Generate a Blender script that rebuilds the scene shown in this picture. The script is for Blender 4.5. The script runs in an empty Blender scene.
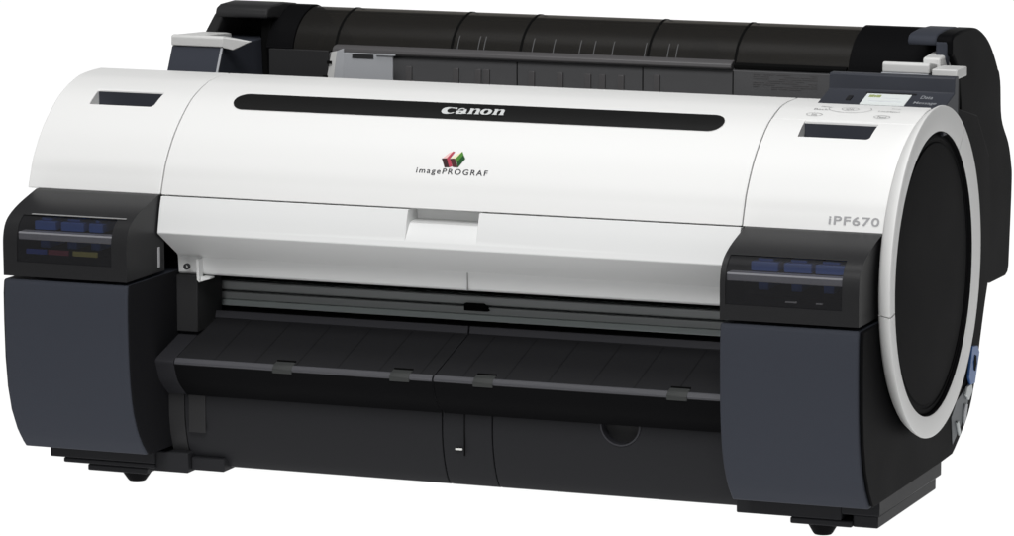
import bpy, bmesh, math
from mathutils import Vector, Matrix

S = bpy.context.scene
C = S.collection
OFF = Vector((0.475, 0.10, -0.262))      # printer's base point in the drawing's own coordinates

# ------------------------------------------------------------------ camera, world, light
cam_d = bpy.data.cameras.new("camera")
cam = bpy.data.objects.new("camera", cam_d); C.objects.link(cam); S.camera = cam
AZ, EL = 0.366400, 0.152800
f = Vector((-math.sin(AZ)*math.cos(EL), math.cos(AZ)*math.cos(EL), -math.sin(EL)))
rt = Vector((math.cos(AZ), math.sin(AZ), 0)); up = rt.cross(f)
M = Matrix((rt, up, -f)).transposed().to_4x4()
M.translation = Vector((2.2358, -4.5319, 0.7278 + 0.262))
cam.matrix_world = M
cam_d.sensor_width = 36.0; cam_d.sensor_fit = 'HORIZONTAL'
cam_d.lens = 4589.88/1014*36
cam_d.clip_start = 0.05; cam_d.clip_end = 500

W = bpy.data.worlds.new("World"); S.world = W; W.use_nodes = True
W.node_tree.nodes["Background"].inputs[0].default_value = (0.97, 0.985, 1, 1)
W.node_tree.nodes["Background"].inputs[1].default_value = 0.05

def softbox(name, loc, target, sx, sy, power, col=(1, 1, 1)):
    d = bpy.data.lights.new(name, 'AREA'); d.shape = 'RECTANGLE'; d.size = sx; d.size_y = sy
    d.energy = power; d.color = col
    o = bpy.data.objects.new(name, d); C.objects.link(o); o.location = loc
    o.rotation_euler = (Vector(target)-Vector(loc)).to_track_quat('-Z', 'Y').to_euler()
    return o
softbox("key_softbox", (1.05, -3.0, 3.2), (0.45, 0, 0.25), 2.2, 1.6, 121)
softbox("top_softbox", (0.4, -0.3, 3.2), (0.45, 0.1, 0.2), 2.6, 1.6, 42)

softbox("front_softbox", (1.35, -4.4, 0.95), (0.45, 0, 0.15), 1.8, 1.0, 24)

S.view_settings.view_transform = 'Standard'; S.view_settings.look = 'None'
S.view_settings.exposure = 0; S.view_settings.gamma = 1

# ------------------------------------------------------------------ materials
def mat(name, col, rough=0.45, spec=0.35, grain=0.0, gscale=900, metal=0.0, vary=0.0):
    m = bpy.data.materials.new(name); m.use_nodes = True
    nt = m.node_tree; b = nt.nodes["Principled BSDF"]
    b.inputs["Base Color"].default_value = (*col, 1)
    b.inputs["Roughness"].default_value = rough
    b.inputs["Specular IOR Level"].default_value = spec
    b.inputs["Metallic"].default_value = metal
    tc = nt.nodes.new("ShaderNodeTexCoord")
    if grain:
        n = nt.nodes.new("ShaderNodeTexNoise"); n.inputs["Scale"].default_value = gscale
        n.inputs["Detail"].default_value = 2
        bp = nt.nodes.new("ShaderNodeBump"); bp.inputs["Strength"].default_value = grain
        bp.inputs["Distance"].default_value = 0.0004
        nt.links.new(tc.outputs["Object"], n.inputs["Vector"])
        nt.links.new(n.outputs["Fac"], bp.inputs["Height"])
        nt.links.new(bp.outputs["Normal"], b.inputs["Normal"])
    if vary:
        n2 = nt.nodes.new("ShaderNodeTexNoise"); n2.inputs["Scale"].default_value = 9
        n2.inputs["Detail"].default_value = 3
        mr = nt.nodes.new("ShaderNodeMapRange")
        mr.inputs["To Min"].default_value = rough-vary; mr.inputs["To Max"].default_value = rough+vary
        nt.links.new(tc.outputs["Object"], n2.inputs["Vector"])
        nt.links.new(n2.outputs["Fac"], mr.inputs["Value"])
        nt.links.new(mr.outputs["Result"], b.inputs["Roughness"])
    return m

WHITE = mat("white_plastic", (0.80, 0.80, 0.79), 0.42, 0.35, 0.05, vary=0.05)
LIP = mat("white_lip_plastic", (0.78, 0.785, 0.78), 0.45, 0.3, 0.05, vary=0.05)
SLATE = mat("slate_plastic", (0.044, 0.048, 0.06), 0.55, 0.03, 0.25, vary=0.06)
PANEL = mat("panel_slate", (0.036, 0.039, 0.049), 0.5, 0.2, 0.2, vary=0.05)
INK = mat("ink_cover_plastic", (0.022, 0.022, 0.023), 0.36, 0.15, 0.15, vary=0.06)
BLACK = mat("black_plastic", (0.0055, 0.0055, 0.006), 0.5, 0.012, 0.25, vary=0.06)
DISC = mat("disc_black", (0.0065, 0.0065, 0.007), 0.55, 0.012, 0.35, vary=0.05)
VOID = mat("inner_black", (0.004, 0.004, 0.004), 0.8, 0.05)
LOWER = mat("lower_panel_plastic", (0.021, 0.0213, 0.0232), 0.42, 0.05, 0.2, vary=0.06)
STRIP = mat("gloss_black_strip", (0.010, 0.010, 0.010), 0.4, 0.1, 0.05)
STEEL = mat("rail_steel", (0.46, 0.48, 0.48), 0.4, 0.4, 0.05, metal=0.25)
STEELB = mat("rail_bright", (0.7, 0.77, 0.76), 0.35, 0.5, 0.05, metal=0.2)
RINGM = mat("ring_plastic", (0.71, 0.71, 0.7), 0.45, 0.35, 0.05, vary=0.05)
LEVER = mat("lever_grey", (0.62, 0.62, 0.61), 0.45, 0.35, 0.08)
BRACK = mat("bracket_grey", (0.38, 0.39, 0.41), 0.4, 0.4, 0.08)
GUIDE = mat("guide_grey", (0.085, 0.085, 0.088), 0.5, 0.25, 0.15)
GUIDED = mat("guide_dark", (0.028, 0.028, 0.029), 0.5, 0.1, 0.15)
FLANGE = mat("flange_grey", (0.085, 0.082, 0.084), 0.4, 0.3, 0.1)
BLUE = mat("tank_blue", (0.14, 0.28, 0.8), 0.4, 0.4, 0.1)
TAGB = mat("tag_blue", (0.09, 0.14, 0.5), 0.5, 0.2)
TAGR = mat("tag_red", (0.34, 0.08, 0.11), 0.5, 0.2)
TAGY = mat("tag_yellow", (0.6, 0.55, 0.18), 0.5, 0.2)
BAR = mat("window_bar_grey", (0.8, 0.8, 0.82), 0.65, 0.1)
PORTB = mat("port_blue", (0.05, 0.13, 0.34), 0.4, 0.35)
PORTG = mat("port_grey", (0.13, 0.14, 0.15), 0.5, 0.3)
PALE = mat("pale_plastic", (0.55, 0.58, 0.58), 0.4, 0.35)
LCD = mat("display_glass", (0.80, 0.84, 0.83), 0.2, 0.5)
OLIVE = mat("display_olive", (0.33, 0.38, 0.16), 0.5, 0.2)
PINKGREY = mat("display_faint", (0.62, 0.64, 0.66), 0.5, 0.2)
INKTXT = mat("grey_print", (0.36, 0.36, 0.37), 0.5, 0.2)
DARKTXT = mat("dark_print", (0.035, 0.035, 0.04), 0.5, 0.2)
KEYTXT = mat("key_print", (0.36, 0.36, 0.36), 0.5, 0.2)
SILVER = mat("silver_print", (0.62, 0.63, 0.63), 0.4, 0.4)
PANTXT = mat("panel_print", (0.30, 0.31, 0.33), 0.5, 0.2)
MARK = mat("white_mark", (0.75, 0.75, 0.72), 0.5, 0.2)
E_DK = mat("emblem_maroon", (0.035, 0.012, 0.014), 0.5, 0.2)
E_RD = mat("emblem_red", (0.42, 0.05, 0.08), 0.5, 0.2)
E_PK = mat("emblem_pink", (0.80, 0.52, 0.50), 0.5, 0.2)
E_BR = mat("emblem_brown", (0.07, 0.018, 0.018), 0.5, 0.2)
E_CR = mat("emblem_cream", (0.80, 0.75, 0.50), 0.5, 0.2)
E_GR = mat("emblem_green", (0.07, 0.22, 0.03), 0.5, 0.2)
E_DG = mat("emblem_dark_green", (0.01, 0.07, 0.015), 0.5, 0.2)

def ribbed(name, col, pitch, x0, rough=0.5, spec=0.06):
    """black plastic with thin moulded grooves running front to back"""
    m = mat(name, col, rough, spec, 0.0, vary=0.05)
    nt = m.node_tree; b = nt.nodes["Principled BSDF"]
    tc = nt.nodes["Texture Coordinate"]
    sx = nt.nodes.new("ShaderNodeSeparateXYZ"); nt.links.new(tc.outputs["Object"], sx.inputs[0])
    a = nt.nodes.new("ShaderNodeMath"); a.operation = 'ADD'; a.inputs[1].default_value = 10-x0+OFF.x
    nt.links.new(sx.outputs[0], a.inputs[0])
    d = nt.nodes.new("ShaderNodeMath"); d.operation = 'MODULO'; d.inputs[1].default_value = pitch
    nt.links.new(a.outputs[0], d.inputs[0])
    lt = nt.nodes.new("ShaderNodeMath"); lt.operation = 'LESS_THAN'; lt.inputs[1].default_value = 0.0016
    nt.links.new(d.outputs[0], lt.inputs[0])
    mx = nt.nodes.new("ShaderNodeMix"); mx.data_type = 'RGBA'
    mx.inputs[6].default_value = (*col, 1); mx.inputs[7].default_value = (*[c*0.62 for c in col], 1)
    gm = nt.nodes.new("ShaderNodeNewGeometry"); sz = nt.nodes.new("ShaderNodeSeparateXYZ")
    nt.links.new(gm.outputs["True Normal"], sz.inputs[0])
    gt = nt.nodes.new("ShaderNodeMath"); gt.operation = 'GREATER_THAN'; gt.inputs[1].default_value = 0.9
    nt.links.new(sz.outputs[2], gt.inputs[0])
    ml = nt.nodes.new("ShaderNodeMath"); ml.operation = 'MULTIPLY'
    nt.links.new(lt.outputs[0], ml.inputs[0]); nt.links.new(gt.outputs[0], ml.inputs[1])
    nt.links.new(ml.outputs[0], mx.inputs[0]); nt.links.new(mx.outputs[2], b.inputs["Base Color"])
    return m
SHELF = ribbed("shelf_black", (0.018, 0.018, 0.0195), 0.0475, 0.0)
PLATEN = ribbed("platen_black", (0.011, 0.0105, 0.011), 0.0475, 0.0)
RIDGE = mat("ridge_black", (0.034, 0.034, 0.039), 0.5, 0.2, 0.15)
EDGE_HI = mat("edge_highlight_grey", (0.060, 0.060, 0.067), 0.45, 0.3, 0.1)  # edge highlight put into the colour
SHELFEND = mat("shelf_end_black", (0.023, 0.023, 0.026), 0.5, 0.08, 0.2)
INNER_SHADE = mat("inner_shade_black", (0.013, 0.013, 0.0145), 0.55, 0.02, 0.2)  # shaded slate wall, darkened in the colour
CLIP = mat("clip_dark", (0.042, 0.044, 0.043), 0.5, 0.15)

def smoked(name, tint, gloss_col=(1, 1, 1), rough=0.12, body=(0.012, 0.012, 0.012), mixb=0.45, spec=0.3):
    m = bpy.data.materials.new(name); m.use_nodes = True; nt = m.node_tree; nt.nodes.clear()
    out = nt.nodes.new("ShaderNodeOutputMaterial")
    tr = nt.nodes.new("ShaderNodeBsdfTransparent"); tr.inputs[0].default_value = (*tint, 1)
    pb = nt.nodes.new("ShaderNodeBsdfPrincipled"); pb.inputs["Base Color"].default_value = (*body, 1)
    pb.inputs["Roughness"].default_value = rough; pb.inputs["Specular IOR Level"].default_value = spec
    mx = nt.nodes.new("ShaderNodeMixShader"); mx.inputs[0].default_value = mixb
    nt.links.new(tr.outputs[0], mx.inputs[1]); nt.links.new(pb.outputs[0], mx.inputs[2])
    nt.links.new(mx.outputs[0], out.inputs[0])
    return m
GLASS = smoked("smoked_window", (0.80, 0.80, 0.82), rough=0.3, body=(0.036, 0.036, 0.038), mixb=0.34, spec=0.15)
ROLLM = smoked("smoked_roll_cover", (0.55, 0.53, 0.50), rough=0.30, body=(0.022, 0.021, 0.0195), mixb=0.62, spec=0.10)

# ------------------------------------------------------------------ mesh helpers
root = bpy.data.objects.new("wide_format_printer", None); C.objects.link(root)
root.location = (OFF.x, OFF.y, 0)
root["label"] = "wide white and black desktop roll printer standing on a white ground"
root["category"] = "printer"

def link(name, me, m, parent, smooth=30, bevel=0.0, seg=2):
    o = bpy.data.objects.new(name, me); C.objects.link(o)
    if m: me.materials.append(m)
    o.parent = parent
    if smooth:
        me.shade_smooth(); me.set_sharp_from_angle(angle=math.radians(smooth))
    if bevel:
        b = o.modifiers.new("bevel", 'BEVEL'); b.width = bevel; b.segments = seg
        b.limit_method = 'ANGLE'; b.angle_limit = math.radians(28); b.harden_normals = False
    return o

def build(name, bm, m, parent=root, smooth=30, bevel=0.0, seg=2):
    bmesh.ops.recalc_face_normals(bm, faces=bm.faces)
    me = bpy.data.meshes.new(name); bm.to_mesh(me); bm.free()
    return link(name, me, m, parent, smooth, bevel, seg)

def P(x, y, z): return Vector((x, y, z)) - OFF

def add_prism(bm, prof, x0, x1, x1b=None):
    a = [bm.verts.new(P(x0, y, z)) for y, z in prof]
    b = [bm.verts.new(P(x1 if x1b is None else x1b(y, z), y, z)) for y, z in prof]
    n = len(prof)
    for i in range(n):
        j = (i+1) % n
        bm.faces.new((a[i], a[j], b[j], b[i]))
    bm.faces.new(a[::-1]); bm.faces.new(b)

def prism(name, prof, x0, x1, m, parent=root, bevel=0.001, smooth=30, seg=2):
    bm = bmesh.new(); add_prism(bm, prof, x0, x1)
    return build(name, bm, m, parent, smooth, bevel, seg)

def add_box(bm, x0, x1, y0, y1, z0, z1):
    add_prism(bm, [(y0, z0), (y1, z0), (y1, z1), (y0, z1)], x0, x1)

def box(name, x0, x1, y0, y1, z0, z1, m, parent=root, bevel=0.0008, seg=2):
    bm = bmesh.new(); add_box(bm, x0, x1, y0, y1, z0, z1)
    return build(name, bm, m, parent, 30, bevel, seg)

def hexa(name, pts, m, parent=root, bevel=0.001):
    """eight corners: bottom four then top four"""
    bm = bmesh.new(); v = [bm.verts.new(P(*p)) for p in pts]
    for q in ((0, 1, 2, 3), (4, 5, 6, 7), (0, 1, 5, 4), (1, 2, 6, 5), (2, 3, 7, 6), (3, 0, 4, 7)):
        bm.faces.new([v[i] for i in q])
    return build(name, bm, m, parent, 30, bevel)

def plate(name, poly, x0, x1, m, parent=root, bevel=0.0006):
    return prism(name, poly, x0, x1, m, parent, bevel)

def cut(ob, *cutters):
    for c in cutters:
        md = ob.modifiers.new("b", 'BOOLEAN'); md.operation = 'DIFFERENCE'; md.object = c; md.solver = 'EXACT'
        ob.modifiers.move(len(ob.modifiers)-1, 0)
        keep = [(x.name, x.show_viewport) for x in ob.modifiers if x.type == 'BEVEL']
        for x in ob.modifiers:
            if x.type == 'BEVEL': x.show_viewport = False
        bpy.context.view_layer.update()
        dg = bpy.context.evaluated_depsgraph_get()
        me = bpy.data.meshes.new_from_object(ob.evaluated_get(dg))
        ob.modifiers.remove(md); ob.data = me
        for x in ob.modifiers: x.show_viewport = True
        me.shade_smooth(); me.set_sharp_from_angle(angle=math.radians(30))
        bpy.data.objects.remove(c)

def catmull(pts, n=8):
    out = []
    for i in range(len(pts)-1):
        p0 = pts[max(i-1, 0)]; p1 = pts[i]; p2 = pts[i+1]; p3 = pts[min(i+2, len(pts)-1)]
        for k in range(n):
            t = k/n
            out.append(tuple(0.5*((2*b)+(c-a)*t+(2*a-5*b+4*c-d)*t*t+(3*b-a-3*c+d)*t**3)
                             for a, b, c, d in zip(p0, p1, p2, p3)))
    out.append(pts[-1]); return out

# ------------------------------------------------------------------ front profile of the white body
PR = catmull([(-.1205, .0577), (-.1145, .0735), (-.105, .093), (-.0804, .1224), (-.0417, .1505), (-.0028, .1646), (.0266, .1687), (.06, .1695)], 8)
ARC = [0.0]
for a, b in zip(PR[:-1], PR[1:]): ARC.append(ARC[-1]+math.hypot(b[0]-a[0], b[1]-a[1]))
def s_of_y(y):
    for i in range(len(PR)-1):
        if PR[i][0] <= y <= PR[i+1][0]:
            t = (y-PR[i][0])/(PR[i+1][0]-PR[i][0]); return ARC[i]+t*(ARC[i+1]-ARC[i])
    return 0.0 if y < PR[0][0] else ARC[-1]
def at_s(s, h=0.0):
    i = 0
    while i < len(ARC)-2 and ARC[i+1] < s: i += 1
    t = (s-ARC[i])/(ARC[i+1]-ARC[i]); a, b = PR[i], PR[i+1]
    dy, dz = b[0]-a[0], b[1]-a[1]; L = math.hypot(dy, dz)
    return (a[0]+t*dy - dz/L*h, a[1]+t*dz + dy/L*h)     # h lifts along the outward normal
def on_cover(x, s, h):
    y, z = at_s(s, h); return P(x, y, z)

def sub_profile(y0, y1):
    s0, s1 = s_of_y(y0), s_of_y(y1)
    pts = [at_s(s0)] + [p for p, s in zip(PR, ARC) if s0+1e-4 < s < s1-1e-4] + [at_s(s1)]
    return pts

# ------------------------------------------------------------------ inner body
core = [(-.085, -.212), (.08, -.212), (.19, -.18), (.235, -.06), (.235, .12), (.10, .135), (.0, .132), (-.04, .115),
        (-.075, .085), (-.092, .055), (-.088, .035), (-.05, .0), (.012, -.03), (.012, -.09), (-.03, -.10), (-.085, -.14)]
prism("chassis", core, .0, .94, VOID, bevel=0)

# ------------------------------------------------------------------ white top panels and lid
back = [(.070, .166), (.075, .155), (.075, .138), (.0, .138), (-.04, .122), (-.075, .092), (-.100, .060), (-.1175, .0572)]
full = PR + back
panel_l = prism("end_panel", full, -.0125, .1449, WHITE, bevel=.0012, seg=3)
panel_l["label"] = "plain white end panel with a dark finger grip"
lid = prism("lid", full, .1463, .7994, WHITE, bevel=.0007)
YS = -.0262
lowp = sub_profile(-.1205, YS-.00035)
front_back = [(-.030, .142), (-.04, .122), (-.075, .092), (-.100, .060), (-.1175, .0572)]
panel_r = prism("end_panel", lowp + front_back, .8008, .9555, WHITE, bevel=.0012, seg=3)
panel_r["label"] = "white end panel with a dark finger grip and a grey model number"
upp = sub_profile(YS+.00035, .06)
ctrl = prism("control_plate", upp + [(.070, .166), (.075, .155), (.075, .138), (0, .138), (-.0255, .142)], .8008, .9555, WHITE, bevel=.0009)

def grip(panel, x0, x1):
    bm = bmesh.new()
    yf, yb, r = -.0533, -.0288, .0045
    top = [(x0, yf)] + [(x1-.0024-r+r*math.sin(k/6*math.pi/2), yf+r-r*math.cos(k/6*math.pi/2)) for k in range(7)] + [(x1, yb), (x0, yb)]
    lo = [bm.verts.new(P(x, y, .134)) for x, y in top]
    hi = [bm.verts.new(P(x, y, .22)) for x, y in top]
    n = len(top)
    for i in range(n): bm.faces.new((lo[i], lo[(i+1) % n], hi[(i+1) % n], hi[i]))
    bm.faces.new(lo[::-1]); bm.faces.new(hi)
    c = build("cutter", bm, None, None, 0)
    c.matrix_world = Matrix.Translation((0, 0, 0))
    pm = panel.parent; panel.parent = None
    cut(panel, c); panel.parent = pm
    bm = bmesh.new()
    add_box(bm, x0+.0002, x1-.0004, -.0298, -.0290, .1345, .1543)
    add_box(bm, x0+.010, x1-.007, -.0525, -.0300, .1343, .1350)
    build("grip_pocket", bm, PANEL, panel, 30, 0)
grip(panel_l, .0297, .1087)
grip(panel_r, .8372, .9164)

# ------------------------------------------------------------------ printed marks laid on the curved lid
def decal(name, tris_polys, m, parent, h, thick=0.0):
    """polygons in (x, s) on the curved front"""
    bm = bmesh.new()
    for k, poly in enumerate(tris_polys):
        vs = [bm.verts.new(on_cover(x, s, h+k*0.000012)) for x, s in poly]
        try: bm.faces.new(vs)
        except ValueError: pass
    me = bpy.data.meshes.new(name); 
    bmesh.ops.recalc_face_normals(bm, faces=bm.faces)
    for fc in bm.faces:
        if fc.normal.z < 0: fc.normal_flip()
    bm.to_mesh(me); bm.free()
    return link(name, me, m, parent, 0, 0)

def text_mesh(body, bold=0.0, spacing=1.0, shear=0.0):
    cu = bpy.data.curves.new("t", 'FONT'); cu.body = body; cu.size = 1; cu.offset = bold
    cu.space_character = spacing; cu.shear = shear; cu.resolution_u = 6
    o = bpy.data.objects.new("t", cu); C.objects.link(o); bpy.context.view_layer.update()
    dg = bpy.context.evaluated_depsgraph_get()
    me = bpy.data.meshes.new_from_object(o.evaluated_get(dg))
    vs = [(v.co.x, v.co.y) for v in me.vertices]; fs = [list(p.vertices) for p in me.polygons]
    bpy.data.objects.remove(o); bpy.data.curves.remove(cu); bpy.data.meshes.remove(me)
    x0 = min(v[0] for v in vs); x1 = max(v[0] for v in vs); y0 = min(v[1] for v in vs); y1 = max(v[1] for v in vs)
    return [((x-x0)/(x1-x0), (y-y0)/(y1-y0)) for x, y in vs], fs

def text_on_cover(name, body, x0, x1, s0, s1, m, parent, h, **kw):
    vs, fs = text_mesh(body, **kw)
    bm = bmesh.new()
    V = [bm.verts.new(on_cover(x0+u*(x1-x0), s0+v*(s1-s0), h)) for u, v in vs]
    for fc in fs:
        try: bm.faces.new([V[i] for i in fc])
        except ValueError: pass
    for fc in bm.faces:
        fc.normal_update()
        if fc.normal.z < 0: fc.normal_flip()
    me = bpy.data.meshes.new(name); bm.to_mesh(me); bm.free()
    return link(name, me, m, parent, 0, 0)

def text_on_plane(name, body, o, u, v, m, parent, **kw):
    """o = lower-left corner, u and v = vectors of the text's width and height (drawing coordinates)"""
    vs, fs = text_mesh(body, **kw); o, u, v = Vector(o), Vector(u), Vector(v)
    n = u.cross(v).normalized()
    bm = bmesh.new(); V = [bm.verts.new(o+u*a+v*b-OFF) for a, b in vs]
    for fc in fs:
        try: bm.faces.new([V[i] for i in fc])
        except ValueError: pass
    for fc in bm.faces:
        fc.normal_update()
        if fc.normal.dot(n) < 0: fc.normal_flip()
    me = bpy.data.meshes.new(name); bm.to_mesh(me); bm.free()
    return link(name, me, m, parent, 0, 0)

# glossy black name strip: a stadium sunk a hair into the lid
s_lo, s_hi = s_of_y(-.0520), s_of_y(-.0256)
rad = (s_hi-s_lo)/2; smid = (s_lo+s_hi)/2
bm = bmesh.new()
cols = []
NX = 14
def half(x):     # half-height of the stadium at x
    xl, xr = .1968, .7531
    d = min(x-xl, xr-x)
    return rad if d >= rad else math.sqrt(max(rad*rad-(rad-d)**2, 1e-9))
xs = [.1968+rad*(1-math.cos(i/NX*math.pi/2)) for i in range(NX+1)] + [.7531-rad*(1-math.cos(i/NX*math.pi/2)) for i in range(NX, -1, -1)]
for x in xs:
    hh = half(x); cols.append([bm.verts.new(on_cover(x, smid-hh+2*hh*j/8, .0006)) for j in range(9)])
for a, b in zip(cols[:-1], cols[1:]):
    for j in range(8): bm.faces.new((a[j], b[j], b[j+1], a[j+1]))
bmesh.ops.remove_doubles(bm, verts=bm.verts, dist=1e-6)
for fc in bm.faces:
    fc.normal_update()
    if fc.normal.z < 0: fc.normal_flip()
ext = bmesh.ops.extrude_face_region(bm, geom=list(bm.faces))
for v in [g for g in ext['geom'] if isinstance(g, bmesh.types.BMVert)]: v.co += Vector((0, -.00025, .0004))
strip = build("name_strip", bm, STRIP, lid, 30, 0)

# serif lettering on the strip, drawn stroke by stroke (unit height = x-height)
def stroke(pts, wd, closed=False):
    polys = []; n = len(pts); L = []; Rr = []
    for i in range(n):
        a = pts[i-1] if (i or closed) else pts[i]; b = pts[(i+1) % n] if (i < n-1 or closed) else pts[i]
        dx, dy = b[0]-a[0], b[1]-a[1]; l = math.hypot(dx, dy) or 1
        nx, ny = -dy/l, dx/l; w = wd[i]/2
        L.append((pts[i][0]+nx*w, pts[i][1]+ny*w)); Rr.append((pts[i][0]-nx*w, pts[i][1]-ny*w))
    for i in range(n if closed else n-1):
        j = (i+1) % n; polys.append([L[i], Rr[i], Rr[j], L[j]])
    return polys
def ell(cx, cy, rx, ry, a0, a1, n=22):
    return [(cx+rx*math.cos(math.radians(a0+(a1-a0)*i/n)), cy+ry*math.sin(math.radians(a0+(a1-a0)*i/n))) for i in range(n+1)]
G = []
n = 30
c = ell(1.22, .56, .80, .52, 52, 318, n)
G += stroke(c, [.15+.60*max(0, math.cos(math.radians((52+266*i/n)-185)))**1.4 for i in range(n+1)])
G += stroke([(1.62, 1.05), (1.88, .97), (2.02, .80)], [.12, .28, .05])                  # the flag of the C
G += stroke(ell(2.62, .26, .40, .20, 20, 340, 20), [.16+.26*abs(math.cos(math.radians(20+16*i))) for i in range(21)])
G += stroke(ell(2.75, .55, .48, .36, 165, 60, 12), [.22-.006*i for i in range(13)])
G += stroke([(3.12, .80), (3.20, .50), (3.20, .03)], [.34, .42, .40]); G += stroke([(3.2, .06), (3.52, .06)], [.12, .12])
def enn(x):
    g = stroke([(x+.28, .03), (x+.28, .88)], [.44, .44]); g += [[(x-.06, 1.0), (x+.06, .82), (x+.48, .86), (x+.48, 1.0)]]
    g += stroke([(x-.05, .05), (x+.60, .05)], [.11, .11])
    g += stroke([(x+.48, .72), (x+.70, .90), (x+1.0, .90), (x+1.18, .78)], [.10, .14, .24, .40])
    g += stroke([(x+1.16, .84), (x+1.16, .03)], [.46, .46]); g += stroke([(x+.84, .05), (x+1.50, .05)], [.11, .11])
    return g
G += enn(3.74)
c = ell(6.02, .47, .52, .44, 0, 360, 28)[:-1]
G += stroke(c, [.12+.36*abs(math.cos(2*math.pi*i/28))**1.2 for i in range(28)], True)
G += enn(7.0)
gx0, gx1 = .30, 8.5
sc = (.5105-.4405)/(gx1-gx0)
sb, st = s_of_y(-.0452), s_of_y(-.0352)
G = [[(.4405+(x-gx0)*sc, sb+(y)*(st-sb)/1.1) for x, y in p] for p in G]
decal("brand_lettering", G, SILVER, lid, .0012)
text_on_cover("line_lettering", "imagePROGRAF", .4345, .5145, s_of_y(-.1061), s_of_y(-.1012), DARKTXT, lid, .0005, spacing=1.28)
text_on_cover("line_lettering", "imagePROGRAF", .43478, .51478, s_of_y(-.1061), s_of_y(-.1012), DARKTXT, lid, .00056, spacing=1.28)
EMB = dict(pink=([(0.4605, -0.0937), (0.4665, -0.089), (0.47, -0.0878), (0.4652, -0.0936)], E_PK),
    dark_left=([(0.4595, -0.0939), (0.4652, -0.0937), (0.4705, -0.1002), (0.4652, -0.1004)], E_DK),
    red_front=([(0.4652, -0.0937), (0.469, -0.0939), (0.4737, -0.0993), (0.4705, -0.1002)], E_RD),
    red_top=([(0.4652, -0.0936), (0.47, -0.0878), (0.4725, -0.0881), (0.4688, -0.0938)], E_RD),
    dark_mid=([(0.469, -0.0939), (0.4747, -0.0937), (0.4802, -0.1), (0.4743, -0.0998)], E_BR),
    cream=([(0.4694, -0.0936), (0.4752, -0.0934), (0.4807, -0.0876), (0.4757, -0.0898)], E_CR),
    green=([(0.475, -0.0937), (0.4806, -0.0875), (0.4830, -0.0905), (0.4776, -0.0966)], E_GR),
    dgreen=([(0.4776, -0.0966), (0.4830, -0.0905), (0.486, -0.0933), (0.4802, -0.1001)], E_DG))
bm = bmesh.new(); mats = []
for k, (poly, m) in enumerate(EMB.values()):
    fc = bm.faces.new([bm.verts.new(on_cover(x, s_of_y(y), .0004+k*.00003)) for x, y in poly])
    fc.normal_update()
    if fc.normal.z < 0: fc.normal_flip()
    fc.material_index = k; mats.append(m)
me = bpy.data.meshes.new("emblem"); bm.to_mesh(me); bm.free()
emb = link("emblem", me, None, lid, 0, 0)
for m in mats: me.materials.append(m)
text_on_cover("model_lettering", "iPF670", .8908, .9443, s_of_y(-.1183), s_of_y(-.1150), INKTXT, panel_r, .0005, spacing=1.12, bold=.016)
# keys printed on the control plate
def key_text(b, x0, x1, y0, y1): text_on_cover("key_lettering", b, x0, x1, s_of_y(y0), s_of_y(y1), KEYTXT, ctrl, .0004)
def key_ring(cx, cy, rx, ry, nm="key", w=.0006, a0=0, a1=360):
    s = s_of_y(cy); pts = ell(cx, s, rx, ry, a0, a1, 36)
    full_c = abs(a1-a0) >= 360
    if full_c: pts = pts[:-1]
    decal(nm, stroke(pts, [w]*len(pts), full_c), KEYTXT, ctrl, .00035)
key_text("Menu", .843, .853, .0090, .0135); key_text("Back", .838, .853, -.0005, .0040)
key_ring(.8425, -.0130, .0085, .0040); key_text("Info", .8395, .8455, -.0150, -.0110)
key_ring(.8755, .0060, .023, .011, a0=150, a1=390); key_ring(.8755, .0060, .009, .0055); key_text("OK", .8710, .8800, .0035, .0085)
key_text("Stop", .918, .928, .0115, .0155); key_text("Load/Eject", .907, .930, .0000, .0050)
key_ring(.9150, -.0125, .0085, .0042); key_text("Feed", .9105, .9195, -.0150, -.0100)

# ------------------------------------------------------------------ front lip below the lid
lip_prof = catmull([(-.1222, .0562), (-.1275, .040), (-.1318, .0198)], 4) + catmull([(-.1318, .0198), (-.1321, .0180), (-.1308, .0165)], 3)[1:] + \
    [(-.0835, -.0112), (-.0815, -.0135), (-.0795, -.0315), (-.0775, -.0335), (-.070, -.0345), (-.070, .045), (-.085, .0562)]
lip = prism("front_lip", lip_prof, .1470, .7990, LIP, bevel=.0005)
bm = bmesh.new(); add_prism(bm, [(-.150, .075), (-.150, .0225), (-.1316, .0235), (-.1180, .0420), (-.0960, .0440), (-.0960, .075)], .4326, .5126)
c = build("cutter", bm, None, None, 0); pm = lip.parent; lip.parent = None; cut(lip, c); lip.parent = pm
box("seam", .4829, .4838, -.0822, -.0700, -.0330, -.0140, KEYTXT, lip, 0)
hexa("latch_tab", [(.1735, -.0905, -.0380), (.1765, -.0905, -.0405), (.1765, -.080, -.0405), (.1735, -.080, -.0380),
     (.1735, -.0925, -.0150), (.1765, -.0925, -.0150), (.1765, -.080, -.0150), (.1735, -.080, -.0150)], LIP, lip, .0004)
hexa("latch_tab", [(.1768, -.0880, -.0398), (.1870, -.0860, -.0368), (.1870, -.074, -.0368), (.1768, -.074, -.0398),
     (.1768, -.0880, -.0345), (.1870, -.0860, -.0350), (.1870, -.074, -.0350), (.1768, -.074, -.0345)], LIP, lip, .0003)
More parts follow.
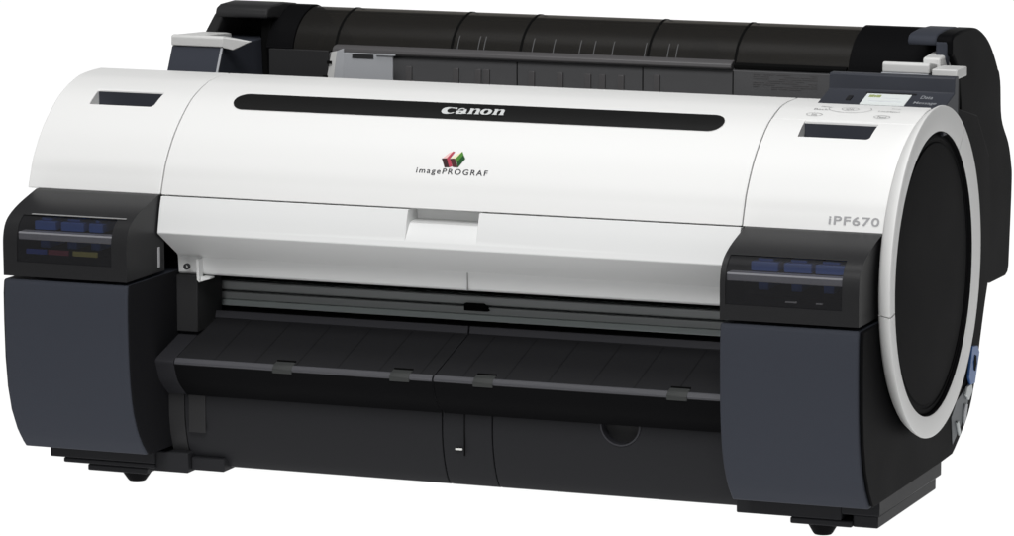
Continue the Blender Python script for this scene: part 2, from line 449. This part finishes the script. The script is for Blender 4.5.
def disc_y(name, cx, cz, y, r, m, parent, n=20, r_in=None, th=.001, tilt=0):
    bm = bmesh.new()
    o = [[bm.verts.new(P(cx+rr*math.cos(2*math.pi*i/n), yy, cz+rr*math.sin(2*math.pi*i/n))) for i in range(n)]
         for yy in (y, y+th) for rr in ((r, r_in) if r_in else (r,))]
    if r_in:
        rings = [(o[0], o[1]), (o[2], o[0]), (o[1], o[3])]
        for a, b in rings:
            for i in range(n): bm.faces.new((a[i], a[(i+1) % n], b[(i+1) % n], b[i]))
    else:
        bm.faces.new(o[0])
        for i in range(n): bm.faces.new((o[0][i], o[0][(i+1) % n], o[1][(i+1) % n], o[1][i]))
    return build(name, bm, m, parent, 30, 0)
disc_y("screw", .1620, -.0235, -.0925, .0034, DARKTXT, lip, r_in=.0020, th=.004)
prism("hinge_post", [(-.0840, -.096), (-.02, -.096), (-.02, -.034), (-.0840, -.034)], .1460, .1710, GUIDED, bevel=.001)

# ------------------------------------------------------------------ ink bays and slate housings
ink_prof = [(-.2050, -.0255), (-.2056, .0020)] + catmull([(-.2056, .0020), (-.2048, .0175), (-.1990, .0305), (-.1860, .0395), (-.1630, .0480), (-.1250, .0578)], 6)[1:] + [(-.112, .0572), (-.112, -.0255)]
hous_prof = catmull([(-.2040, -.0293), (-.2058, -.045), (-.2058, -.075), (-.2040, -.115), (-.1998, -.148), (-.1920, -.175), (-.1790, -.1985), (-.1645, -.2150)], 5) + \
    [(-.1610, -.2185), (-.02, -.2200), (-.02, -.0300)]
def ink_bay(x0, x1, wx0, wx1, right):
    cov = prism("ink_cover", ink_prof, x0, x1, INK, bevel=.0016, seg=3)
    cov["label"] = "smoked ink bay cover beside the round end ring" if right else "smoked ink bay cover showing coloured ink tags"
    win = [(-.26, -.0100), (-.1400, -.0100), (-.1400, .0370), (-.1880, .0384), (-.2000, .075), (-.26, .075)]
    bm = bmesh.new(); add_prism(bm, win, wx0, wx1)
    c = build("cutter", bm, None, None, 0); cov.parent = None; cut(cov, c); cov.parent = root
    # pane follows the cover's curve
    pts = [(-.2053, -.0098)] + [p for p in ink_prof[1:] if p[0] < -.189 and p[1] < .0382] + [(-.1886, .0381)]
    inner = [(y+.0016, z-.0006) for y, z in pts][::-1]
    off = [(y+.0006, z-.0004) for y, z in pts]
    pane = prism("window", off+inner, wx0+.0003, wx1-.0003, GLASS, cov, 0, 30)
    bxs = [(.030, .055), (.061, .088), (.094, .1105)] if not right else [(.0275, .056), (.062, .091), (.095, .1255)]
    for a, b in bxs:
        bm = bmesh.new()
        add_box(bm, x0+a, x0+b, -.190, -.150, .0235, .0330)
        add_box(bm, x0+a+.006, x0+b-.006, -.186, -.150, .0332, .0364)
        add_box(bm, x0+(a+b)/2-.007, x0+(a+b)/2+.004, -.188, -.150, .004, .0140)
        build("ink_tank", bm, BLUE, cov, 30, .0012)
    box("window_bar", wx0+.0004, wx1-.0004, -.2022, -.186, .0140, .0224, BAR, cov, .0008)  # pale bar across the window, just behind the pane
    if not right:
        for a, b, m in ((.026, .050, TAGB), (.052, .076, TAGR), (.081, .110, TAGY)):
            box("ink_tag", x0+a, x0+b, -.2025, -.200, -.0010, .0042, m, cov, .0003)
        box("pane_highlight", wx0+.010, wx1+.010, -.1890, -.1872, .0393, .0403, KEYTXT, cov, 0)  # highlight on the pane's upper edge, laid on as a pale line
    else:
        for a, b in ((.068, .080), (.100, .107)):
            box("ink_mark", x0+a, x0+b, -.2030, -.201, -.0050, -.0036, MARK, cov, 0)
    ho = prism("tank_housing", hous_prof, x0+.0003, x1-.0003, SLATE, bevel=.002, seg=3)
    ix = x1-.0003 if not right else x0-.0010
    if not right: prism("inner_shade_skin", [(y+.0035 if y < -.03 else y, z-.0002) for y, z in hous_prof], ix, ix+.0013, INNER_SHADE, ho, 0)  # black skin painting the shade on the housing's inner wall
    return cov
ink_bay(0, .1455, .0164, .1276, False)
ink_bay(.8045, .9500, .8102, .9322, True)
prism("hinge_pin", [(-.130, -.020), (-.126, -.020), (-.126, .002), (-.130, .002)], .1458, .1474, INKTXT, bevel=.0004)

# ------------------------------------------------------------------ right-hand and left-hand sides
side = [(-.1995, -.0300), (-.2015, -.045), (-.2013, -.075), (-.1995, -.115), (-.1950, -.148), (-.1870, -.175), (-.1740, -.1985), (-.1600, -.2150), (-.1560, -.2170), (.092, -.2172), (.140, -.2160), (.150, -.2120)] + \
    catmull([(.150, -.2120), (.200, -.185), (.227, -.152), (.245, -.113), (.263, -.074), (.275, -.052)], 4)[1:] + \
    [(.284, .02), (.272, .09), (.22, .14), (.10, .1645), (.02, .1640), (-.06, .125), (-.10, .06), (-.113, -.0300)]
sp = prism("side_panel", side, .9502, .9535, BLACK, bevel=.002, seg=3)
sp["label"] = "black side panel carrying the white ring"
prism("side_panel", side, -.0035, .012, BLACK, bevel=.003, seg=3)

def ring_part(a0, a1, m):
    prof = [(.003, .1500, .9538), (.0055, .1580, .9545), (.0072, .1650, .9580), (.0082, .1700, .9635), (.0086, .1725, .9680), (.0085, .1722, .9695), (.0082, .1705, .9704),
            (.0010, .1490, .9704), (.0003, .1478, .9700), (.0, .1476, .9692), (.0, .1500, .9600)]
    bm = bmesh.new(); N = 96; rows = []
    for i in range(N+1):
        a = math.radians(a0+(a1-a0)*i/N)
        rows.append([bm.verts.new(P(x, yc+r*math.cos(a), r*math.sin(a)+yc*.12)) for yc, r, x in prof])
    for a, b in zip(rows[:-1], rows[1:]):
        for j in range(len(prof)-1): bm.faces.new((a[j], a[j+1], b[j+1], b[j]))
    for e in (rows[0], rows[-1]): bm.faces.new(e)
    return build("side_ring", bm, m, root, 40, 0)
ring_part(54.2, 187.2, RINGM)
ring_part(187.7, 413.8, RINGM)
bm = bmesh.new(); N = 96
prof = [(.1476, .9694), (.1470, .9690), (.1464, .9650), (.1450, .9660), (.1405, .9662), (.1395, .9652), (.1370, .9652), (.1355, .9664), (.10, .9680), (.05, .9688), (.012, .9690)]
rows = [[bm.verts.new(P(x, r*math.cos(2*math.pi*i/N), r*math.sin(2*math.pi*i/N))) for r, x in prof] for i in range(N)]
for i in range(N):
    a, b = rows[i], rows[(i+1) % N]
    for j in range(len(prof)-1): bm.faces.new((a[j], a[j+1], b[j+1], b[j]))
bm.faces.new([r[-1] for r in rows])
dsc = build("side_disc", bm, DISC, root, 35, 0)
dsc["label"] = "round black end disc inside the white ring"
# ports low on the side
pp = plate("port_panel", [(.137, -.205), (.131, -.174), (.150, -.160), (.205, -.148), (.212, -.150), (.187, -.181)], .9530, .9543, PORTG, sp, .0003)
plate("blue_cap", [(.196, -.150), (.213, -.151), (.230, -.119), (.222, -.111), (.200, -.108), (.188, -.140)], .9545, .9575, PORTB, sp, .0008)
plate("cap_hole", [(.205, -.126), (.209, -.119), (.215, -.121), (.216, -.130), (.211, -.137), (.206, -.135)], .9577, .9582, VOID, sp, 0)
plate("connector", [(.178, -.158), (.184, -.150), (.203, -.150), (.206, -.158), (.192, -.166)], .9545, .9572, PALE, sp, .0008)
plate("connector", [(.146, -.183), (.151, -.181), (.161, -.195), (.157, -.199)], .9545, .9568, PALE, sp, .0006)
plate("connector", [(.176, -.176), (.181, -.168), (.190, -.170), (.184, -.184), (.174, -.190)], .9545, .9565, BRACK, sp, .0006)

# ------------------------------------------------------------------ recess: rails, platen, output shelf
box("guide_rail", .150, .81, -.004, .014, -.0612, -.0515, STEEL, bevel=.0015)
box("guide_rail", .150, .81, -.003, .014, -.0715, -.0635, STEEL, bevel=.0008)
prism("guide_rail", [(-.0085, -.0778), (.012, -.0778), (.012, -.0718), (-.0048, -.0718)], .150, .81, STEELB, bevel=.0008)
hexa("sensor", [(.4510, -.0105, -.0668), (.4790, -.0105, -.0668), (.4790, .0, -.0668), (.4510, .0, -.0668),
     (.4510, -.0105, -.0590), (.4730, -.0105, -.0590), (.4730, .0, -.0590), (.4510, .0, -.0590)], VOID, bevel=.001)
prism("platen", [(-.0345, -.0895), (.010, -.0830), (.010, -.0795), (-.0345, -.0845)], .150, .81, PLATEN, bevel=0)
sh = [(-.0380, -.0875), (-.0360, -.0800), (-.0345, -.0795), (-.0335, -.0930), (-.100, -.1600), (-.1085, -.1600)] + \
    catmull([(-.1085, -.1600), (-.1290, -.1430), (-.1385, -.1250)], 5)[1:] + catmull([(-.1385, -.1250), (-.1405, -.1195), (-.1360, -.1160)], 5)[1:]
ridge = [(-.0384, -.0868), (-.0362, -.0790), (-.0342, -.0790), (-.0342, -.0868)]
for x0, x1 in ((.1688, .4666), (.4676, .8055)):
    sfo = prism("output_shelf", sh, x0, x1, SHELF, bevel=.0006)
    shade_prof = catmull([(-.1090, -.1604), (-.1295, -.1432), (-.1391, -.1250), (-.1400, -.1222)], 5)
    prism("front_shade_skin", shade_prof + [(y+.003, z+.001) for y, z in shade_prof[::-1]], x0+.0003, x1-.0003, BLACK, sfo, 0)  # shade on the down-facing shelf front, put in as a black skin
    prism("ridge", ridge, x0+.0004, x1-.0004, RIDGE, sfo, .0006)
    edge = catmull([(-.1398, -.1220), (-.1409, -.1195), (-.1380, -.1160), (-.1360, -.1150)], 4)
    prism("edge_highlight", edge + [(-.1335, -.1180), (-.1375, -.1230)], x0+.0004, x1-.0004, EDGE_HI, sfo, .0004)  # highlight along the shelf edge, built as a lighter strip
    for cx in (.295, .4295, .5235, .7375):
        if x0 < cx < x1:
            clip = prism("clip", [(-.1412, -.1240), (-.1418, -.1192), (-.1375, -.1152), (-.1290, -.1130), (-.1290, -.1160), (-.138, -.1240)], cx-.0112, cx+.0112, CLIP, sfo, .0008)
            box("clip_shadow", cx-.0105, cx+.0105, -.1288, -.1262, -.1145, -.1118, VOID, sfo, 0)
es = prism("shelf_end", sh, .1458, .1680, SHELFEND, bevel=.0008)
es["label"] = "lighter grey end piece of the output shelf"

# ------------------------------------------------------------------ lower front panels
lp = catmull([(-.1060, -.1480), (-.1070, -.170), (-.1060, -.190), (-.1010, -.212), (-.0930, -.230), (-.0850, -.2405)], 5) + [(-.0780, -.2425), (-.05, -.2425), (-.05, -.1480)]
def lower(x0, x1, m=LOWER): return prism("lower_panel", lp, x0, x1, m, bevel=.0008)
lower(.1458, .1645, GUIDED)
l1 = lower(.1655, .4638)
cp = lower(.4650, .5205)
rp = lower(.5217, .8055)
box("access_hatch", .1705, .1905, -.1092, -.1070, -.2010, -.155, GUIDED, l1, .0008)
box("slot_line", .4895, .4905, -.1080, -.1060, -.205, -.150, VOID, cp, 0)
box("tray_mark", .4793, .4872, -.1072, -.1050, -.1995, -.1975, MARK, cp, .0003)
# round finger notch
bm = bmesh.new(); N = 32
a = [bm.verts.new(P(.664+.0225*math.cos(2*math.pi*i/N), -.14, -.1605+.0225*math.sin(2*math.pi*i/N))) for i in range(N)]
b = [bm.verts.new(P(.664+.0225*math.cos(2*math.pi*i/N), -.092, -.1605+.0225*math.sin(2*math.pi*i/N))) for i in range(N)]
for i in range(N): bm.faces.new((a[i], a[(i+1) % N], b[(i+1) % N], b[i]))
bm.faces.new(a); bm.faces.new(b)
c = build("cutter", bm, None, None, 0); rp.parent = None; cut(rp, c); rp.parent = root
bm = bmesh.new(); N = 28; rows = []
for i in range(N+1):
    t = math.pi+math.pi*i/N
    rows.append([bm.verts.new(P(.664+r*math.cos(t), y, -.1605+r*math.sin(t))) for r, y in ((.0224, -.1075), (.0224, -.0925), (.0207, -.0925), (.0207, -.1075))])
for p, q in zip(rows[:-1], rows[1:]):
    for j in range(4): bm.faces.new((p[j], p[(j+1) % 4], q[(j+1) % 4], q[j]))
build("notch_rim", bm, RIDGE, rp, 40, 0)
disc_y("notch_back", .664, -.1605, -.0935, .0215, GUIDED, rp)

# ------------------------------------------------------------------ base plates and feet
def base(boxes):
    bm = bmesh.new()
    for b in boxes: add_box(bm, *b)
    return build("base_plate", bm, LOWER, root, 30, .0015)
base([(.005, .131, -.112, .10, -.2385, -.2195)])
base([(.021, .131, -.1115, .10, -.2440, -.2387)])
base([(.050, .121, -.111, .10, -.2510, -.2442)])
base([(.1225, .169, -.108, .08, -.2470, -.2245), (.1692, .208, -.100, .07, -.2445, -.2300)])
base([(.793, .906, -.112, .10, -.2425, -.2195)])
base([(.906, .9465, -.112, .122, -.2360, -.2187)])
base([(.851, .917, -.1115, .10, -.2495, -.2428), (.9172, .9440, -.108, .110, -.2492, -.2362)])
def foot(cx, cy, zt):
    bm = bmesh.new(); N = 28
    pr_ = [(.0165, zt), (.0155, zt-.002), (.0105, -.2600), (.0090, -.2617), (.0, -.262)]
    rows = [[bm.verts.new(P(cx+r*math.cos(2*math.pi*i/N), cy+r*math.sin(2*math.pi*i/N), z)) for r, z in pr_[:-1]] for i in range(N)]
    for i in range(N):
        a, b = rows[i], rows[(i+1) % N]
        for j in range(3): bm.faces.new((a[j], a[j+1], b[j+1], b[j]))
    bm.faces.new([r[-1] for r in rows]); bm.faces.new([r[0] for r in rows])
    build("foot", bm, BLACK, root, 40, 0)
for cx, cy, z in ((.1010, -.0930, -.2508), (.8810, -.0930, -.2493), (.1010, .080, -.2508), (.8810, .080, -.2493)): foot(cx, cy, z)

# ------------------------------------------------------------------ rear: guide panel, roll cover, hoods
gp = prism("guide_panel", [(.2450, .100), (.2450, .1740), (.2480, .1760), (.2520, .1760), (.2520, .100)], .186, .800, GUIDE, bevel=.0006)
prism("guide_panel", [(.2440, .100), (.2440, .1775), (.2520, .1775), (.2520, .100)], .112, .1855, GUIDED, bevel=.0006)
for x in (.285, .342, .369, .379, .433, .467, .500, .517, .539, .581):
    box("guide_rib", x-.0035, x+.0035, .2415, .2448, .120, .1640 if x < .57 else .1660, FLANGE, gp, .0006)
for x in (.4150, .5640, .6690):
    box("panel_seam", x-.0006, x+.0006, .2444, .2449, .10, .1735, VOID, gp, 0)
bm = bmesh.new()
for r, z in enumerate((.1712, .1690, .1668, .1646, .1624, .1602, .1580, .1558)):
    xx = .6920
    for k in range(5):
        L = (.010, .016, .007, .013, .019)[(r*2+k*3) % 5]
        if (r+k) % 4 != 3 and xx+L < .766: add_box(bm, xx, xx+L, .2446, .2448, z-.0005, z+.0005)
        xx += L+.0022
lab = build("caution_print", bm, FLANGE, gp, 0, 0)
lab["label"] = "small print too fine to read"
dome = catmull([(.2500, .1775), (.2530, .1860), (.2620, .1990), (.2780, .2105), (.2980, .2180), (.3200, .2200), (.3500, .2090), (.3830, .1830), (.4040, .1560), (.4220, .1150), (.4420, .0600), (.4450, -.040)], 6)
shell = dome + [(y-.0040 if i > len(dome)*.4 else y+.0030, z-.0030) for i, (y, z) in enumerate(dome)][::-1]
roll = prism("roll_cover", shell, .140, .7990, ROLLM, bevel=0)
roll["label"] = "dark see-through roll cover at the back"
# the cover's raised seams and lip
def dome_off(h):
    out = []
    for i, p in enumerate(dome):
        a = dome[max(i-1, 0)]; b = dome[min(i+1, len(dome)-1)]; dy, dz = b[0]-a[0], b[1]-a[1]; l = math.hypot(dy, dz)
        out.append((p[0]-dz/l*h, p[1]+dy/l*h))
    return out
for x in (.192, .333, .416, .567, .6690):
    d2 = dome_off(.0006)[:34]
    prism("cover_rib", d2+[(y+.0006, z-.0008) for y, z in d2][::-1], x-.0014, x+.0014, VOID, roll, 0)
prism("cover_lip", [(.2400, .1752), (.2375, .1775), (.2385, .1815), (.2440, .1842), (.2515, .1850), (.2515, .1752)], .1930, .6690, FLANGE, roll, .0008)
prism("cover_lip", [(.2440, .1765), (.2440, .1805), (.2515, .1825), (.2515, .1765)], .6700, .7985, VOID, roll, .0005)
for x in (.34, .365, .372, .43, .455, .486, .503, .525, .563, .59, .600):
    d2 = dome_off(.0004)[5:13]
    prism("cover_fin", d2+[(y+.0005, z-.0007) for y, z in d2][::-1], x-.0005, x+.0005, GUIDE, roll, 0)
# paper roll well behind the translucent cover
prism("roll_well", [(.2560, .05), (.2560, .100), (.30, .080), (.37, .080), (.405, .12), (.410, .05)], .140, .80, GUIDED, bevel=0)
bm = bmesh.new(); N = 32
for rr, xa, xb in ((.030, .150, .790), (.058, .150, .158), (.058, .600, .610)):
    a = [bm.verts.new(P(xa, .335+rr*math.cos(2*math.pi*i/N), .140+rr*math.sin(2*math.pi*i/N))) for i in range(N)]
    b = [bm.verts.new(P(xb, .335+rr*math.cos(2*math.pi*i/N), .140+rr*math.sin(2*math.pi*i/N))) for i in range(N)]
    for i in range(N): bm.faces.new((a[i], a[(i+1) % N], b[(i+1) % N], b[i]))
    bm.faces.new(a); bm.faces.new(b)
build("roll_holder", bm, BRACK, root, 40, 0)
# end caps
cap = dome_off(.0022)
capin = [(.440, -.045), (.36, -.05), (.30, .05), (.26, .10), (.252, .172)]
prism("cover_end", cap+capin, .7995, .8950, BLACK, bevel=.0015)
prism("cover_end", cap+capin, .1060, .1395, BLACK, bevel=.0015)
HD = -.0032
hr = [(.2000, .2190), (.1985, .2230), (.2010, .2275), (.2080, .2300), (.2400, .2320), (.2800, .2310)] + \
    catmull([(.2800, .2310), (.3110, .2260), (.3510, .2100), (.3840, .1840), (.4040, .1570), (.4120, .1150), (.4430, .0840), (.4570, .0590), (.4615, .0340), (.4530, -.0580)], 5)[1:] + \
    [(.4490, -.0650), (.4400, -.0680), (.3760, -.0670), (.2620, -.045), (.2620, .0), (.2450, .12), (.2280, .19), (.2080, .2060), (.2000, .2080)]
hr = [(y, z+HD if z > .17 else z) for y, z in hr]
h1 = prism("cover_hood", hr, .9120, .9300, BLACK, bevel=.004, seg=4)
roof = [(.2000, .2190), (.1985, .2230), (.2010, .2275), (.2080, .2302), (.2400, .2322), (.2800, .2312), (.3110, .2262), (.3300, .2190), (.3000, .2180), (.2300, .2200)]
roof = [(y, z+HD-.0006 if z < .2196 else z+HD) for y, z in roof]
prism("hood_roof", roof, .8805, .9125, SLATE, h1, .0022, 30, 3)
prism("hood_cheek", [(.1985, .2010), (.1985, .2193), (.2100, .2255), (.2100, .190)], .9120, .9245, SLATE, h1, .0015)
# the left hood leans out at its foot
bm = bmesh.new()
lh = [(.2400, .2120), (.2390, .2160), (.2420, .2225), (.2520, .2258), (.2900, .2268), (.3250, .2225), (.3600, .205), (.3600, .190), (.2600, .2110)]
add_prism(bm, lh, .0470, .1120)
h2 = build("cover_hood", bm, GUIDED, root, 30, .003, 3)
hexa("hood_cheek", [(.0300, .2420, .1900), (.0440, .2420, .1900), (.0440, .400, .150), (.0300, .400, .150),
     (.0462, .2405, .2170), (.0560, .2405, .2120), (.0560, .360, .200), (.0462, .360, .205)], GUIDED, h2, .0025)
prism("hood_wall", [(.2620, .12), (.2560, .19), (.2600, .2130), (.3300, .2160), (.40, .15), (.40, .10)], .0965, .1080, VOID, h2, .001)
box("hood_wall", .044, .0960, .300, .310, .10, .214, VOID, h2, 0)

# ------------------------------------------------------------------ release lever boxes
bx = prism("lever_box", [(.1050, .100), (.1500, .1872), (.3000, .1872), (.3000, .100)], .0340, .0965, SLATE, bevel=.0012)
bm = bmesh.new()
add_prism(bm, [(.1480, .1876), (.1480, .1980), (.1500, .2000), (.1580, .1995), (.1600, .1960), (.1600, .1876)], .0340, .0985)
lv = build("release_lever", bm, LEVER, root, 30, .0016, 3)
prism("lever_arm", [(.1595, .1876), (.1595, .1992), (.2300, .1955), (.2480, .1930), (.2480, .1876)], .0350, .0640, LEVER, lv, .0016)
hexa("lever_tip", [(.0975, .1485, .1870), (.1080, .1530, .1842), (.1080, .1600, .1842), (.0975, .1600, .1870),
     (.0975, .1485, .1990), (.1290, .1560, .1945), (.1290, .1600, .1945), (.0975, .1600, .1990)], LEVER, lv, .0008)
lv["label"] = "pale grey release lever with a pointed tip"
prism("edge_strip", [(.1035, .100), (.1490, .1868), (.1510, .1868), (.1055, .100)], .0946, .0972, BRACK, bx, .0003)
box("lever_box", .8680, .9350, .1560, .215, .100, .1878, BLACK, bevel=.001)
lv2 = prism("release_lever", [(.1500, .1900), (.1500, .1990), (.1525, .2012), (.1600, .2005), (.2200, .1930), (.2200, .1900)], .8670, .9190, LEVER, bevel=.0016, seg=3)
lv2["label"] = "pale grey release lever behind the operation panel"
prism("lever_arm", [(.1800, .1900), (.1800, .2040), (.2300, .2075), (.2600, .2050), (.2600, .1900)], .9030, .9225, LEVER, lv2, .0025, 30, 3)
box("lever_lip", .8660, .9180, .1490, .200, .1865, .1898, BRACK, lv2, .0006)
box("release_lever", .9215, .9495, .1500, .190, .1850, .1955, LEVER, bevel=.0016, seg=3)["label"] = "short pale grey lever end beside the side cover"

# ------------------------------------------------------------------ roll guide bracket
br = box("guide_bracket", .2190, .2790, .2090, .2120, .120, .1805, BRACK, bevel=.0005)
br["label"] = "grey metal guide bracket in the rear slot"
box("bracket_slot", .2300, .2560, .2083, .2089, .1745, .1795, GUIDED, br, 0)
hexa("bracket_wing", [(.1925, .2080, .120), (.2040, .2060, .120), (.2040, .2100, .120), (.1925, .2110, .120),
     (.2030, .2120, .1800), (.2120, .2060, .1820), (.2120, .2100, .1820), (.2030, .2150, .1800)], LEVER, br, .0005)
hexa("bracket_wing", [(.2042, .2062, .120), (.2190, .2095, .120), (.2190, .2115, .120), (.2042, .2100, .120),
     (.2122, .2062, .1820), (.2190, .2095, .1850), (.2190, .2115, .1850), (.2122, .2100, .1820)], BRACK, br, .0004)
for x, z in ((.2020, .1690), (.1970, .1525)):
    box("bracket_hole", x-.0018, x+.0040, .2055, .2064, z-.0020, z+.0016, VOID, br, 0)
box("bracket_flange", .2600, .2830, .2065, .2092, .1790, .1810, BRACK, br, .0003)

# ------------------------------------------------------------------ operation panel
op = prism("operation_panel", [(.0290, .1400), (.0290, .1690), (.0690, .1792), (.0705, .1800), (.0712, .1950), (.0730, .1965), (.0850, .1965), (.0850, .1400)], .8325, .9690, PANEL, bevel=.0008)
def on_panel(x, t, h=.0004):            # t from 0 at the front edge to 1 at the foot of the upright
    return (x, .0290+.0400*t, .1690+.0102*t+h)
def slab(name, x0, x1, t0, t1, m, parent, h=.0005):
    pts = [on_panel(x0, t0, -.001), on_panel(x1, t0, -.001), on_panel(x1, t1, -.001), on_panel(x0, t1, -.001),
           on_panel(x0, t0, h), on_panel(x1, t0, h), on_panel(x1, t1, h), on_panel(x0, t1, h)]
    return hexa(name, pts, m, parent, 0)
dsp = slab("display", .8780, .9260, .02, .78, LCD, op, .0006)
slab("display_frame", .8760, .9300, .80, .87, LOWER, op, .0009)
for x0, x1, t0, t1, m in ((.8820, .8870, .52, .68, OLIVE), (.8875, .8895, .52, .66, OLIVE), (.8900, .8945, .52, .68, OLIVE),
                          (.897, .916, .44, .48, PINKGREY), (.885, .920, .22, .27, PINKGREY)):
    slab("display_text", x0, x1, t0, t1, m, op, .0009)
def panel_text(b, x0, x1, t0, t1):
    o = Vector(on_panel(x0, t0)); text_on_plane("panel_lettering", b, o, Vector(on_panel(x1, t0))-o, Vector(on_panel(x0, t1))-o, PANTXT, op, bold=.01)
panel_text("Data", .9370, .9500, .56, .78); panel_text("Message", .9335, .9580, .14, .36)
slab("panel_key", .8600, .8650, .25, .55, LOWER, op, .0012)

# ------------------------------------------------------------------ white ground and sweep, made to glow so no shadow shows
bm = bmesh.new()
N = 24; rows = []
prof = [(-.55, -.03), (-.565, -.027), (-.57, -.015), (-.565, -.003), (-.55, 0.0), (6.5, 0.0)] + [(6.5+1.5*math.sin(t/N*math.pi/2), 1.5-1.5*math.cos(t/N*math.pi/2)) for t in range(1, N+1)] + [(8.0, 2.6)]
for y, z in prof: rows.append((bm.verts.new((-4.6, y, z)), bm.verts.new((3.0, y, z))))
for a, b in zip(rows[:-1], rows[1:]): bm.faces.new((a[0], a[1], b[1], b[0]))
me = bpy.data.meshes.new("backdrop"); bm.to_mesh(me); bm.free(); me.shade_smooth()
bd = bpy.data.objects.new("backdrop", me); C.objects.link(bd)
bd["kind"] = "structure"
m = bpy.data.materials.new("added_white_glow"); m.use_nodes = True
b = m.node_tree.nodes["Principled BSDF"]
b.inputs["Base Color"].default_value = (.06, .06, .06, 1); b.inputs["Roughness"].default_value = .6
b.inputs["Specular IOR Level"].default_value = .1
b.inputs["Emission Color"].default_value = (1, 1, 1, 1); b.inputs["Emission Strength"].default_value = 1.0  # glow added to keep the ground pure white under the printer
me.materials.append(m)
